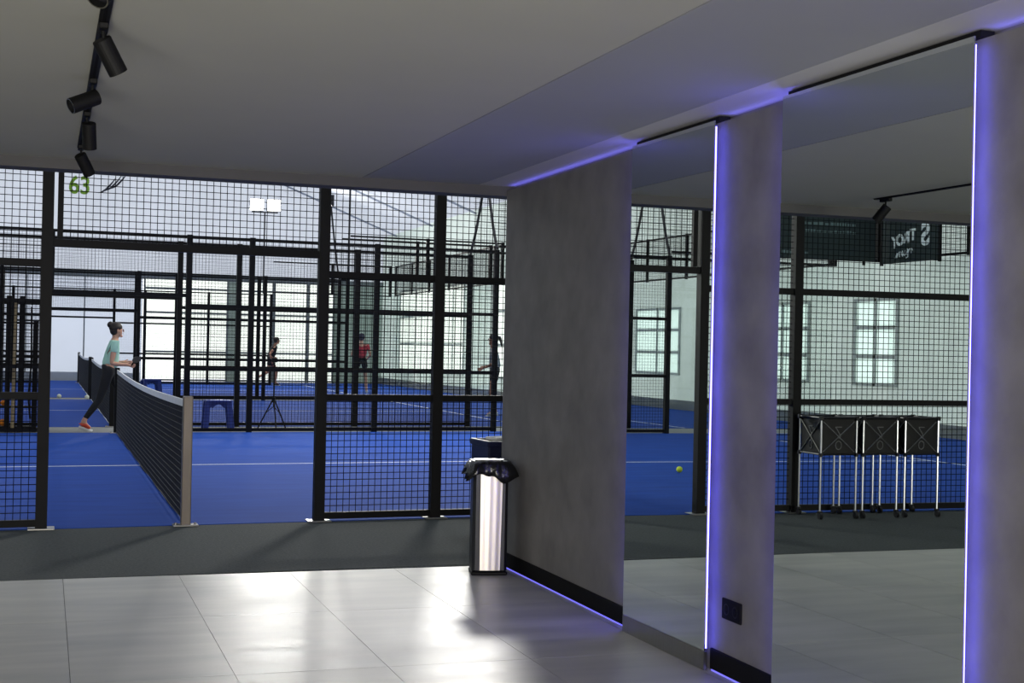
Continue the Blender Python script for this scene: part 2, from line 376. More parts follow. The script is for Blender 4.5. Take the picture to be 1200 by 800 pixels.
def fence(v, label, top, wr, opening=(0.0, 2.0)):
    t = thing('court_fence', label, 'fence', (0, 0, 0), group='black mesh fences along the courts')
    for x in POSTX:
        tall = top if abs(x - 1) < 5.95 else 4.0
        y = cy(x, v); g = MB(); g.box(x - .04, x + .04, y - .04, y + .04, 0 if tall < 3.5 else 2.97, tall, 0)
        p = g.build('post', M_BLACK, t)
        if v == 0:
            MB().box(x - .09, x + .09, y - .075, y + .075, .002, .012, .002).build('base_plate', M_STEEL, p)
    for a, b in zip(POSTX[:-1], POSTX[1:]):
        op = abs(a - opening[0]) < .01
        x0, x1 = a + .04, b - .04
        # the two short sections beside the opening share the same rails
        if op:
            hbar(x0, x1, 2.03, v, .055, .05).build('lintel', M_BLACK, t)
            hbar(x0, x1, top - .03, v, .04).build('top_rail', M_BLACK, t)
            for xx in (x0 + .045,):
                y = cy(xx, v); MB().box(xx - .02, xx + .02, y - .02, y + .02, 2.06, top - .05).build('frame_upright', M_BLACK, t)
            g = MB(); wire_grid(g, x0 + .065, x1, 2.06, top - .05, v, .05, wr)
        elif abs((a + b) / 2 - 1) > 5.9:
            # glass corner sections with mesh above
            hbar(x0, x1, 2.99, v, .04).build('middle_rail', M_BLACK, t); hbar(x0, x1, 3.97, v, .04).build('top_rail', M_BLACK, t)
            y0, y1 = cy(x0, v), cy(x1, v); gp = MB(); e = .006
            gp.add([(x0 + .01, y0 - e, .02), (x1 - .01, y1 - e, .02), (x1 - .01, y1 + e, .02), (x0 + .01, y0 + e, .02), (x0 + .01, y0 - e, 2.96), (x1 - .01, y1 - e, 2.96), (x1 - .01, y1 + e, 2.96), (x0 + .01, y0 + e, 2.96)],
                   [(3, 2, 1, 0), (4, 5, 6, 7), (0, 1, 5, 4), (1, 2, 6, 5), (2, 3, 7, 6), (3, 0, 4, 7)]); gp.build('glass_panel', M_GLASS, t)
            g = MB(); wire_grid(g, x0, x1, 3.01, 3.95, v, .05, wr)
        else:
            for z, nm in ((top - .03, 'top_rail'), (1.885, 'middle_rail'), (.945, 'middle_rail'), (.045, 'bottom_rail')):
                hbar(x0, x1, z, v, .05 if 'top' not in nm else .04).build(nm, M_BLACK, t)
            g = MB(); wire_grid(g, x0, x1, .07, top - .05, v, .05, wr)
        g.build('mesh_panel', M_WIRE, t, kind='stuff')
    return t
fence(V[0], 'nearest black steel mesh fence, along the front of the first court beside the carpet', 3.0, .0034)
fence(V[1], 'black mesh fence along the back of the nearest court', 2.93, .0022)
fence(V[2], 'black mesh fence along the front of the middle court, behind the first grey strip', 2.93, .0022)
fence(V[3], 'black mesh fence along the back of the middle court', 2.93, .0014)
fence(V[4], 'black mesh fence along the front of the farthest court', 2.93, .0014)
fence(V[5], 'farthest black mesh fence, just before the window wall', 2.93, .0010)
# end enclosures of the courts: glass below, mesh above
for k, (a, b) in enumerate(courts):
    for X, side in ((XL, 'left'), (XR, 'right')):
        t = thing('end_enclosure', 'glass and mesh end wall at the %s end of the %s court' % (side, ['nearest', 'middle', 'farthest'][k]), 'enclosure', (X, 0, 0), group='court end walls')
        n = 5; ys = [cy(X, a) + .12 + (b - a - .24) * i / n for i in range(n + 1)]
        for i, y in enumerate(ys): MB().box(-.025, .025, y - .035, y + .035, 2.98, 4.0).build('post', M_BLACK, t)
        for z in (3.02, 3.97):
            MB().box(-.02, .02, ys[0] + .035, ys[-1] - .035, z - .02, z + .02).build('rail', M_BLACK, t)
        for i in range(n):
            MB().box(-.006, .006, ys[i] + .012, ys[i + 1] - .012, .02, 2.97).build('glass_panel', M_GLASS, t)
        g = MB()
        m = int((ys[-1] - ys[0]) / .05)
        for i in range(m): y = ys[0] + i * .05; g.bar((0, y, 3.02), (0, y, 3.95), .0025, 3, cap=False)
        for i in range(1, 19): g.bar((0, ys[0], 3.02 + i * .05), (0, ys[-1], 3.02 + i * .05), .0025, 3, cap=False)
        g.build('mesh_panel', M_WIRE, t, kind='stuff')

# ------------------------------------------------------------------ nets
def net(k, v0, v1, label):
    x = 1.0; y0, y1 = cy(x, v0) - .05, cy(x, v1) + .02
    t = thing('court_net', label, 'net', (x, y0, 0), group='court nets')
    Ld = y1 - y0
    for yy, nm in ((0, 'net_post'), (Ld, 'net_post')):
        g = MB(); g.box(-.035, .035, yy - .035, yy + .035, .006, .95, .006); p = g.build(nm, M_NPOST if (k == 0 and yy == 0) else M_BLACK, t)
        g = MB(); g.box(-.09, .09, yy - .06, yy + .06, .004, .014, .002)
        for sx in (-.07, .07): g.bar((sx, yy, .014), (sx, yy, .026), .01, 6)
        g.build('base_plate', M_STEEL, p)
    sag = lambda s: .92 - .05 * math.sin(pi * s)
    N = 40; g = MB()
    for i in range(N):
        a, b = i / N, (i + 1) / N; ya, yb = .035 + (Ld - .07) * a, .035 + (Ld - .07) * b
        for sx in (-.006, .006):
            g.add([(sx, ya, sag(a) - .055), (sx, yb, sag(b) - .055), (sx, yb, sag(b)), (sx, ya, sag(a))], [(0, 1, 2, 3)])
        g.add([(-.006, ya, sag(a)), (.006, ya, sag(a)), (.006, yb, sag(b)), (-.006, yb, sag(b))], [(0, 1, 2, 3)])
    g.build('top_tape', M_TAPE, t)
    g = MB(); n = int(Ld / .045)
    for i in range(1, n):
        s = i / n; g.bar((0, Ld * s, .015), (0, Ld * s, sag(s) - .05), .004, 3, cap=False)
    for j in range(18):
        for i in range(20):
            a, b = i / 20, (i + 1) / 20
            g.bar((0, Ld * a, .02 + (sag(a) - .07) * j / 17), (0, Ld * b, .02 + (sag(b) - .07) * j / 17), .0042, 3, cap=False)
    g.build('net_mesh', M_NETCORD, t, kind='stuff')
    g = MB(); g.tube([(.004 * sin(i), .04 + (Ld - .08) * i / 24, .016 + .006 * sin(i * 1.7)) for i in range(25)], .007, 5); g.build('bottom_cord', M_TAPE if k else M_NETCORD, t)
net(0, 0, 10.4, 'nearest court net with a brownish metal post by the carpet and white top tape')
net(1, 12.0, 22.0, 'second court net, on the middle court behind the woman')
net(2, 23.2, 34.4, 'farthest court net, on the last court by the pale wall panels')

# ------------------------------------------------------------------ hall envelope
yb = lambda x: cy(x, VBACK)
def wallpoly(name, x0, x1, z0, z1, m, off=0.0, parent=None, th=.03, **k):
    g = MB(); 
    g.add([(x0, yb(x0) + off, z0), (x1, yb(x1) + off, z0), (x1, yb(x1) + off, z1), (x0, yb(x0) + off, z1),
           (x0, yb(x0) + off + th, z0), (x1, yb(x1) + off + th, z0), (x1, yb(x1) + off + th, z1), (x0, yb(x0) + off + th, z1)],
          [(0, 1, 2, 3), (7, 6, 5, 4), (0, 4, 5, 1), (1, 5, 6, 2), (2, 6, 7, 3), (3, 7, 4, 0)])
    return g.build(name, m, parent, **k)
def sheet_back(name, pts, m, **k):
    g = MB(); g.add([(x, yb(x), z) for x, z in pts], [tuple(range(len(pts)))]); return g.build(name, m, **k)
EAVE, RIDGE, RX = 5.2, 9.2, 1.2
WX0 = 3.05       # windows start here
WZ = 3.5
sheet_back('wall_far', [(HXL, WZ), (HXR, WZ), (HXR, EAVE), (RX, RIDGE), (HXL, EAVE)], M_MEMB, kind='structure')
sheet_back('wall_far_left', [(HXL, 0), (WX0, 0), (WX0, WZ), (HXL, WZ)], M_PANEL, kind='structure')
# framing ribs of the pale panels
g = MB()
for x in (-7.8, -6.0, -4.2, -2.4, -.6, 1.2): g.box(x - .02, x + .02, yb(x) - .05, yb(x) - .005, 0, WZ)
g.build('panel_rib', M_FRAME, bpy.data.objects['wall_far_left'], label='grey upright ribs')
g = MB()
for x in range(-9, 3): g.box(x, x + 1.0, yb(x) - .10, yb(x) - .06, .006, .28 + .04 * sin(x * 3))
g.build('trim_4', M_PANEL, kind='structure', label='low white kick panels at the foot of the far wall')
MB().add([(HXL, yb(HXL) - .08, WZ - .09), (HXR, yb(HXR) - .08, WZ - .09), (HXR, yb(HXR) - .08, WZ + .09), (HXL, yb(HXL) - .08, WZ + .09)], [(0, 1, 2, 3)]).build('trim_5', M_FRAME, kind='structure', label='grey beam above the windows')
# bright window bays in the far wall
xs = [3.05, 4.75, 5.6 + .0, 6.35, 7.9, 9.05, 10.3, 11.85]
pane_cols = [3.08, 4.55, 5.9, 6.15, 7.45, 8.65, 9.6]
for i in range(len(pane_cols) - 1):
    a, b = pane_cols[i], pane_cols[i + 1]
    if b - a < .3:
        wallpoly('trim_6', a, b, 0, WZ, M_TEALD, kind='structure', label='narrow solid strip between window bays'); continue
    wn = 'window_%d' % (i + 1)
    g = MB(); ww = .03
    for x in (a + ww, b - ww): g.box(x - ww, x + ww, yb(x) - .05, yb(x), 0, WZ)
    w_ = g.build(wn, M_FRAME, kind='structure')
    for z0, z1 in ((.10, .98), (1.02, 2.28), (2.34, 3.10), (3.14, WZ - .04)):
        wallpoly('pane', a + 2 * ww, b - 2 * ww, z0, z1, M_PANE, .0, w_, th=.006)
    for z in (.05, 1.0, 2.31, 3.12, WZ - .02):
        wallpoly('transom', a + 2 * ww, b - 2 * ww, z - .03, z + .03, M_FRAME, -.03, w_, th=.04)
wallpoly('wall_far_right', 9.6, HXR, 0, WZ, M_TEALD, kind='structure')
# side walls of the hall
def side_wall(X, name, bays, wmat, pmat, s, bot=.55, top=3.2):
    Y0, Y1 = 8.4, yb(X)
    g = MB(); edges = [Y0] + [y for b in bays for y in b] + [Y1]
    for i in range(0, len(edges), 2):
        a, b = edges[i], edges[i + 1]; g.add([(X, a, bot), (X, b, bot), (X, b, top), (X, a, top)], [(0, 1, 2, 3)])
    g.add([(X, Y0, 0), (X, Y1, 0), (X, Y1, bot), (X, Y0, bot)], [(0, 1, 2, 3)])
    g.add([(X, Y0, top), (X, Y1, top), (X, Y1, EAVE), (X, Y0, EAVE)], [(0, 1, 2, 3)])
    g.build(name, wmat, kind='structure')
    for i, (a, b) in enumerate(bays):
        w_ = MB().box(X - .03, X + .03, a, a + .07, bot, top).box(X - .03, X + .03, b - .07, b, bot, top).build('window_%d' % (20 + i + (10 if s > 0 else 0)), M_FRAMEL, kind='structure')
        c = (a + b) / 2
        MB().box(X - .03, X + .03, c - .03, c + .03, bot, top).build('mullion', M_FRAMEL, w_)
        h3 = (top - bot) / 3; zm1, zm2 = bot + h3, bot + 2 * h3
        for z0, z1 in ((bot + .05, zm1 - .03), (zm1 + .03, zm2 - .03), (zm2 + .03, top - .05)):
            for p, q in ((a + .07, c - .03), (c + .03, b - .07)):
                MB().box(X - .004, X + .004, p, q, z0, z1).build('pane', pmat, w_)
        MB().box(X - .03, X + .03, a + .07, b - .07, bot, bot + .05).box(X - .03, X + .03, a + .07, b - .07, zm1 - .03, zm1 + .03).box(X - .03, X + .03, a + .07, b - .07, zm2 - .03, zm2 + .03).box(X - .03, X + .03, a + .07, b - .07, top - .05, top).build('transom', M_FRAMEL, w_)
side_wall(HXR, 'wall_hall_right', [(27.0, 29.5), (31.2, 35.4), (38.0, 40.3), (41.3, 45.6)], M_TEALD, M_PANE, 1)
side_wall(HXL, 'wall_hall_left', [(13.2, 14.9), (17.0, 18.4), (20.75, 22.1), (23.6, 25.6), (29.2, 31.6), (36, 38.5)], M_TEAL, M_PANEG, -1, .8, 2.4)
for X, s in ((HXR, 1), (HXL, -1)):
    MB().box(X - .16 if s > 0 else X + .02, X - .02 if s > 0 else X + .16, 10.3, yb(X) - .2, .0, .22).build('baseboard_hall_' + ('right' if s > 0 else 'left'), M_STRIP, kind='structure')
# roof membrane, with ribs
g = MB(); nY = 12
for s, (xa, xb_) in ((0, (HXL, RX)), (1, (RX, HXR))):
    za, zb = (EAVE, RIDGE) if s == 0 else (RIDGE, EAVE)
    g.add([(xa, 8.0, za), (xb_, 8.0, zb), (xb_, yb(xb_) + .02, zb), (xa, yb(xa) + .02, za)], [(0, 1, 2, 3)])
roof = g.build('ceiling_hall', M_MEMB, kind='structure')
g = MB()
for i in range(9):
    y = 9.5 + i * 4.6
    g.tube([(HXL, y, EAVE - .1), (RX, y, RIDGE - .1), (HXR, y, EAVE - .1)], .03, 6)
g.build('roof_rib', M_PANEL, roof)
g = MB(); g.add([(HXL, 8.2, 3.5), (HXR, 8.5, 3.5), (HXR, 8.5, EAVE), (RX, 8.4, RIDGE), (HXL, 8.2, EAVE)], [(0, 1, 2, 3, 4)]); g.build('wall_hall_front', M_MEMB, kind='structure')

# ------------------------------------------------------------------ print on the far membrane
def text_obj(name, body, size, loc, rot, m, parent=None, ext=.004, bold=0.0, shear=0.0, **props):
    cu = bpy.data.curves.new(name, 'FONT'); cu.body = body; cu.size = size; cu.extrude = ext; cu.offset = bold; cu.shear = shear
    tmp = bpy.data.objects.new(name, cu); COL.objects.link(tmp)
    dg = bpy.context.evaluated_depsgraph_get(); me = bpy.data.meshes.new_from_object(tmp.evaluated_get(dg))
    bpy.data.objects.remove(tmp); me.materials.clear(); me.materials.append(m)
    return link(name, me, parent, loc, rot, **props)
wl = bpy.data.objects['wall_far']
yy = yb(1) - .03
text_obj('printed_number', '63', .80, (.62, yy, 6.13), (pi / 2, 0, math.atan(SK)), M_GREEN, wl, bold=.02).scale = (.86, 1, 1)
g = MB()
for k in range(3):
    pts = []
    for i in range(9):
        s = i / 8; pts.append((1.55 + .22 * k * .8 + .55 * s, yy, 6.18 + .08 * k + .52 * s ** 1.7))
    g.tube(pts, [.012 + .022 * sin(pi * min(.99, max(.01, i / 8))) for i in range(9)], 5)
g.build('printed_swoosh', M_INK, wl)

# ------------------------------------------------------------------ floodlight masts
def mast(x, v, h, lean, label, heads, lamp_z=None):
    y = cy(x, v); t = thing('floodlight_mast', label, 'light mast', (x, y, 0), group='floodlight masts at the courts')
    pts = []
    for i in range(10):
        s = i / 9; z = 2.96 + (h - 2.96) * s
        pts.append((lean[0] * s ** .8, lean[1] * s ** .8, z))
    MB().tube([(0.0, .0, 2.935)] + pts, .024, 8).build('mast_pole', M_CABLE, t)
    e = Vector(pts[-1])
    if heads == 'edge':
        hd = MB().box(e.x - .04, e.x + .04, e.y - .17, e.y + .17, e.z, e.z + .28, .01).build('floodlight', M_CABLE, t)
        MB().box(e.x - .052, e.x - .043, e.y - .15, e.y + .15, e.z + .02, e.z + .26).build('lens', M_FLOODLENS, hd)
    elif heads:
        MB().box(e.x - .42, e.x + .42, e.y - .02, e.y + .02, e.z - .02, e.z + .02).build('crossbar', M_CABLE, t)
        for s in (-1, 1):
            hd = MB().box(e.x + s * .27 - .22, e.x + s * .27 + .22, e.y - .10, e.y + .02, e.z + .03, e.z + .42, .02).build('floodlight', M_CABLE, t)
            MB().box(e.x + s * .27 - .205, e.x + s * .27 + .205, e.y - .112, e.y - .103, e.z + .05, e.z + .40).build('lens', M_FLOODLENS, hd)
    return t
mast(6.60, V[5] + .0, 5.55, (0, 0), 'slim mast with two lit floodlights seen above the back of the courts', True)
mast(6.87, V[1], 6.1, (-.32, .3), 'dark curved mast rising from the fence at the back of the nearest court, right side', False)
mast(6.87, V[2], 6.1, (.38, -.3), 'dark curved mast on the middle court fence, left of its twin', False)
mast(6.87, V[3], 6.2, (.10, .4), 'thin curved mast at the back fence of the middle court, right side', False)
mast(6.87, V[4], 4.75, (-.25, 0), 'thin mast at the front fence of the farthest court, with a lamp seen edge-on', 'edge')
mast(-4.87, V[1], 6.1, (.32, .3), 'dark curved mast on the left side of the nearest court, seen in the narrow mirror', False)
mast(-4.87, V[2], 6.1, (-.38, -.3), 'dark curved mast on the left side of the middle court, seen in the narrow mirror', False)

# ------------------------------------------------------------------ banners seen in the wide mirror
t = thing('advertising_banner', 'dark green banner with faint lines of print, left one in the wide mirror', 'banner', (-6.2, cy(-6.2, 10.38), 0), math.atan(SK))
MB().box(-2.5, .5, -.01, .01, 2.98, 4.25).build('banner_sheet', M_BANNER, t)
random.seed(3)
for z, x0, n, m, h in ((3.92, -1.9, 14, M_WPRINT, .07), (3.68, -2.1, 8, M_DPRINT, .05), (3.55, -2.1, 10, M_DPRINT, .05), (3.42, -2.1, 10, M_DPRINT, .05), (3.05, -1.2, 6, M_DPRINT, .05)):
    g = MB(); x = x0
    for i in range(n):
        w = random.uniform(.04, .10); g.box(x, x + w, -.016, -.011, z, z + h * random.uniform(.7, 1)); x += w + .025
    g.build('print_line', m, t)
for x in (-2.3, -1, .4): MB().box(x - .02, x + .02, .015, .05, 2.9, 4.25).build('banner_stay', M_BLACK, t)
t = thing('advertising_banner', 'dark green banner lettered STROY with a handwritten line below, right one in the wide mirror', 'banner', (-8.84, 18.70, 0), radians(90))
MB().box(0, 1.5, -.01, .01, 2.93, 4.2).build('banner_sheet', M_BANNER, t)
text_obj('lettering', 'S', .50, (.22, -.014, 3.20), (pi / 2, 0, 0), M_WPRINT, t, bold=.016)
for k, ch in enumerate('TROY'):
    text_obj('lettering', ch, .25, (.58 + k * .165, -.014, 3.30 - k * .035), (pi / 2, 0, 0), M_WPRINT, t, bold=.011)
g = MB()
g.tube([(.66 + .011 * i + .02 * sin(i * .9), -.016, 3.12 + .045 * sin(i * 1.15) - .0016 * i) for i in range(44)], .008, 4)
g.tube([(.80, -.016, 3.16), (.78, -.016, 3.02), (.84, -.016, 3.0), (.86, -.016, 3.08)], .008, 4)
g.build('script_line', M_WPRINT, t)
for x in (-.03, 1.53): MB().box(x - .025, x + .025, -.02, .02, 2.9, 4.2).build('banner_stay', M_BLACK, t)

# ------------------------------------------------------------------ ball carts (seen in the wide mirror)
def ball_cart():
    t = thing('ball_cart', '', 'ball cart')
    w = .168; zt = .83; zb = .53
    for sx, sy in ((-1, -1), (1, -1), (1, 1), (-1, 1)):
        lg = MB().bar((sx * w, sy * w, .055), (sx * w, sy * w, zt), .0085, 8).build('leg', M_SILVER, t)
        g = MB(); g.bar((sx * w - .012, sy * w - .01, .026), (sx * w + .012, sy * w - .01, .026), .026, 14)
        g.box(sx * w - .018, sx * w + .018, sy * w - .012, sy * w + .012, .05, .066); g.build('caster', M_BLACKP, lg)
    b = .160
    g = MB(); 
    for (x0, x1, y0, y1) in ((-b, b, -b, -b + .004), (-b, b, b - .004, b), (-b, -b + .004, -b, b), (b - .004, b, -b, b)): g.box(x0, x1, y0, y1, zb, zt - .005)
    g.box(-b, b, -b, b, zb - .004, zb); bk = g.build('basket', M_FABRIC, t)
    g = MB()
    for (p, q) in (((-w, -w), (w, -w)), ((w, -w), (w, w)), ((w, w), (-w, w)), ((-w, w), (-w, -w))):
        g.bar((*p, zt), (*q, zt), .011, 8); g.bar((*p, zb), (*q, zb), .008, 8)
    for sx in (-1, 1):
        for sy in (-1, 1): g.box(sx * w - .016, sx * w + .016, sy * w - .016, sy * w + .016, zt - .02, zt + .016, .003); g.box(sx * w - .014, sx * w + .014, sy * w - .014, sy * w + .014, zb - .02, zb + .012, .003)
    g.build('rim_frame', M_BLACKP, t)
    for k in range(4):
        a = k * pi / 2; R = Matrix.Rotation(a, 3, 'Z')
        T = lambda x, z: R @ Vector((x, -w + .002, z))
        g = MB(); g.bar(T(-w + .02, zt - .03), T(w - .02, zb + .02), .0045, 6); g.bar(T(w - .02, zt - .03), T(-w + .02, zb + .02), .0045, 6)
        g.build('cross_brace', M_SILVER if k != 1 else M_STEEL, t)
        if k in (0, 1):
            g = MB(); L2 = lambda x, z: R @ Vector((x, -b - .003, z))
            for p, q in (((-.03, .755), (.03, .755)), ((.03, .755), (-.02, .68)), ((-.02, .68), (.0, .66))): g.bar(L2(*p), L2(*q), .0045, 4)
            ps = [L2(.0 + .028 * cos(i * pi / 6), .605 + .035 * sin(i * pi / 6)) for i in range(13)]
            g.tube(ps, .004, 4); g.build('printed_emblem', M_LOGO, t)
    return t
cart = ball_cart()
for i, (x, y, rz, lab) in enumerate(((-1.08, 10.02, .03, 'black ball cart on silver legs, its side showing, leftmost in the wide mirror'),
                                     (-1.475, 10.01, .0, 'black ball cart on silver legs, middle of the three in the wide mirror'),
                                     (-1.87, 9.99, -.02, 'black ball cart on silver legs, rightmost in the wide mirror'))):
    c = cart if i == 0 else copy_tree(cart)
    c.location = (x, y, .002); c.rotation_euler = (0, 0, rz); c['label'] = lab; c['group'] = 'ball carts standing on the carpet'

# ------------------------------------------------------------------ bin
t = thing('waste_bin', 'tall polished black and chrome waste bin standing at the wall end', 'bin', (2.545, 7.93, 0.0), -.20)
g = MB(); hw, hd = .105, .09
g.box(-hw, hw, -hd, hd, .012, .64, .018); g.build('bin_body', M_BLACKP, t)
MB().box(-hw - .003, hw + .003, -hd - .003, hd + .003, 0.0, .022, .006).build('base_ring', M_BLACK, t)
def bin_front():
    g = MB(); n = 14; x0, x1 = -.058, .062
    rows = 10
    for j in range(rows + 1):
        for i in range(n + 1):
            u = i / n; z = .03 + .60 * j / rows
            x = x0 + (x1 - x0) * u + .012 * (j / rows) * (u - .3)
            g.v.append((x, -hd - .004 - .004 * sin(pi * u) - .0008 * sin(u * 19), z))
    for j in range(rows):
        for i in range(n): a = j * (n + 1) + i; g.f.append((a, a + 1, a + n + 2, a + n + 1))
    return g
M_CHROME = mat('polished_bin_steel', (226, 218, 208), 0.46, .85, noise=.10, scale=14, stretch=(9, 9, .25))
bin_front().build('chrome_front', M_CHROME, t, smooth=True)
g = MB()      # open rim of polished metal
for a, b_, c, d in ((-hw, hw, -hd, -hd + .022), (-hw, hw, hd - .022, hd), (-hw, -hw + .02, -hd, hd), (hw - .02, hw, -hd, hd)): g.box(a, b_, c, d, .66, .672, .003)
g.build('rim', M_STEEL, t)
# liner folded over the rim, ragged hem
def liner():
    g = MB(); n = 56; prof = []
    random.seed(11)
    hem = [.085 + .020 * sin(i * .45) + .010 * sin(i * 1.1 + 1) + random.uniform(-.003, .003) for i in range(n)]
    flare = [.022 + .008 * sin(i * .9) + .006 * sin(i * 1.9) for i in range(n)]
    def sq(i, e):
        a = 2 * pi * i / n; c, s_ = cos(a), sin(a); k = 1 / max(abs(c), abs(s_)) ; k = min(k, 1.22)
        return c * k * (hw + e), s_ * k * (hd + e)
    rings = []
    for lv in range(6):
        row = []
        for i in range(n):
            cx, cyy = abs(cos(2 * pi * i / n)), abs(sin(2 * pi * i / n)); corner = min(cx, cyy) * 1.4
            if lv == 0: e, z = -.022, .60
            elif lv == 1: e, z = -.012, .668
            elif lv == 2: e, z = .010, .676
            elif lv == 3: e, z = .018 + flare[i] * .3, .655
            elif lv == 4: e, z = .010 + flare[i] * .8 + .01 * corner, .675 - hem[i] * .6
            else: e, z = .006 + flare[i] + .030 * corner, .675 - hem[i] - .02 * corner
            x, y = sq(i, e); row.append((x, y, z))
        rings.append(row)
    for r in rings: g.v += r
    for k in range(5):
        for i in range(n): j = (i + 1) % n; g.f.append((k * n + i, k * n + j, (k + 1) * n + j, (k + 1) * n + i))
    return g
o = liner().build('bin_liner', M_BAG, t, smooth=True)
sm = o.modifiers.new('thick', 'SOLIDIFY'); sm.thickness = .002
# lid flap lying in the rim
MB().box(-hw + .022, hw - .022, -hd + .024, hd - .03, .655, .664, .002).build('swing_lid', M_STEEL, t)

# ------------------------------------------------------------------ navy crate beyond the wall end
t = thing('storage_crate', 'dark navy storage crate standing behind the bin beyond the wall end', 'crate', (3.12, 9.35, .002), .05)
MB().box(-.2, .2, -.18, .18, 0, .70, .012).build('crate_body', M_NAVY, t)
MB().box(-.21, .21, -.19, .19, .66, .70, .006).build('crate_rim', M_NAVY, t)
t2 = thing('paper_packet', 'small white packet lying on the navy crate', 'packet', (3.06, 9.3, .703), .4)
MB().box(-.09, .09, -.06, .06, 0, .022, .004).build('packet_body', M_TAPE, t2); MB().box(-.09, .09, -.012, .012, .0225, .024).build('packet_band', M_DPRINT, t2)

# ------------------------------------------------------------------ stools
def stool():
    t = thing('step_stool', '', 'stool')
    w, d, h = .215, .16, .46
    MB().box(-w + .015, w - .015, -d + .01, d - .01, h - .045, h, .012).build('seat', M_STOOL, t)
    for sx in (-1, 1):
        for sy in (-1, 1):
            g = MB(); xb, xt = sx * (w - .015), sx * (w - .055); yb_, yt = sy * (d - .012), sy * (d - .045); a = .038; b = .05
            vs = [(xb - a, yb_ - .03, 0), (xb + a, yb_ - .03, 0), (xb + a, yb_ + .03, 0), (xb - a, yb_ + .03, 0), (xt - b, yt - .03, h - .03), (xt + b * .6, yt - .03, h - .03), (xt + b * .6, yt + .03, h - .03), (xt - b, yt + .03, h - .03)]
            g.add(vs, [(3, 2, 1, 0), (4, 5, 6, 7), (0, 1, 5, 4), (1, 2, 6, 5), (2, 3, 7, 6), (3, 0, 4, 7)]); g.build('leg', M_STOOL, t)
    for sy in (-1, 1):
        g = MB(); g.prism([(-w + .08, h - .04), (-w + .11, h - .13), (-w + .17, h - .08), (0, h - .06), (w - .17, h - .08), (w - .11, h - .13), (w - .08, h - .04)], sy * (d - .05), sy * (d - .035)); g.build('apron', M_STOOL, t)
    return t
st = stool(); st.location = (2.55, cy(2.55, 11.2), .002); st['label'] = 'larger-looking blue plastic step stool on the nearer grey strip, right of the net post'; st['group'] = 'blue step stools'
s2 = copy_tree(st); s2.location = (2.35, cy(2.35, 22.6), .002); s2.rotation_euler = (0, 0, .2); s2['label'] = 'small distant blue plastic step stool on the farther grey strip'

# ------------------------------------------------------------------ tripod
t = thing('camera_tripod', 'black tripod with a tall centre pole standing on the grey strip', 'tripod', (3.42, cy(3.42, 11.25), .002))
MB().bar((0, 0, .35), (0, 0, 1.05), .012, 8).build('centre_pole', M_BLACK, t)
MB().box(-.04, .04, -.03, .03, 1.05, 1.12, .006).build('tripod_head', M_BLACK, t)
MB().bar((0, 0, .42), (0, 0, .50), .028, 10).build('collar', M_BLACK, t)
for k in range(3):
    a = 2 * pi * k / 3 + .55
    lg = MB().bar((.02 * cos(a), .02 * sin(a), .46), (.26 * cos(a), .26 * sin(a), .0), .011, 6).build('leg', M_BLACK, t)
    MB().bar((.13 * cos(a), .13 * sin(a), .25), (0, 0, .36), .006, 6).build('brace', M_BLACK, lg)
# ------------------------------------------------------------------ equipment rack at far left
t = thing('equipment_rack', 'tall black upright rack with a tan pole, behind the fence at far left', 'rack', (-.38, cy(-.38, 10.75), 0))
for x in (-.30, -.115, .06, .25):
    MB().box(x - .036, x + .036, -.1, -.06, .006, 1.95 if x < .2 else 1.6).build('upright', M_BLACK, t)
for z in (.06, .35, 1.0, 1.55): MB().box(-.29, .28, -.09, .09, z, z + .03).build('shelf', M_BLACK, t)
MB().bar((-.04, -.13, .006), (-.02, -.13, 1.85), .024, 8).build('tan_pole', M_TAN, t, label='tan wooden pole')
MB().tube([(.20, -.12, .2), (.17, -.12, .5), (.2, -.12, 1.0), (.19, -.12, 1.8)], .014, 6).build('strap', M_BLACK, t)
for i, (x, z, r, lab) in enumerate(((-.27, .0905, .045, 'orange ball at the outer end of the rack bottom shelf'), (-.17, .0905, .05, 'orange ball nearer the pole on the rack bottom shelf'),
        (-.26, .3805, .045, 'orange ball at the outer end of the second rack shelf'), (-.165, .3805, .04, 'orange ball nearer the pole on the second rack shelf'))):
    o = MB().sphere((0, 0, 0), r, 14, 9).build('orange_ball', M_ORANGE, smooth=True)
    o.location = (-.38 + x, cy(-.38, 10.75) - .03, z + r); o['label'] = lab; o['category'] = 'ball'; o['group'] = 'orange balls on the rack'
for loc, m, lab in (((-1.66, 13.9, .0415), M_YBALL, 'yellow-green ball on the blue court seen in the narrow mirror'), ((.33, 33.35, .04), M_WBALL, 'pale ball on the grey strip left of the far net'), ((.93, 33.0, .04), M_WBALL, 'pale ball beside the foot of the far net')):
    o = MB().sphere((0, 0, 0), .0345 if m is M_YBALL else .05, 14, 9).build('tennis_ball', m, smooth=True); o.location = loc; o['label'] = lab; o['category'] = 'ball'

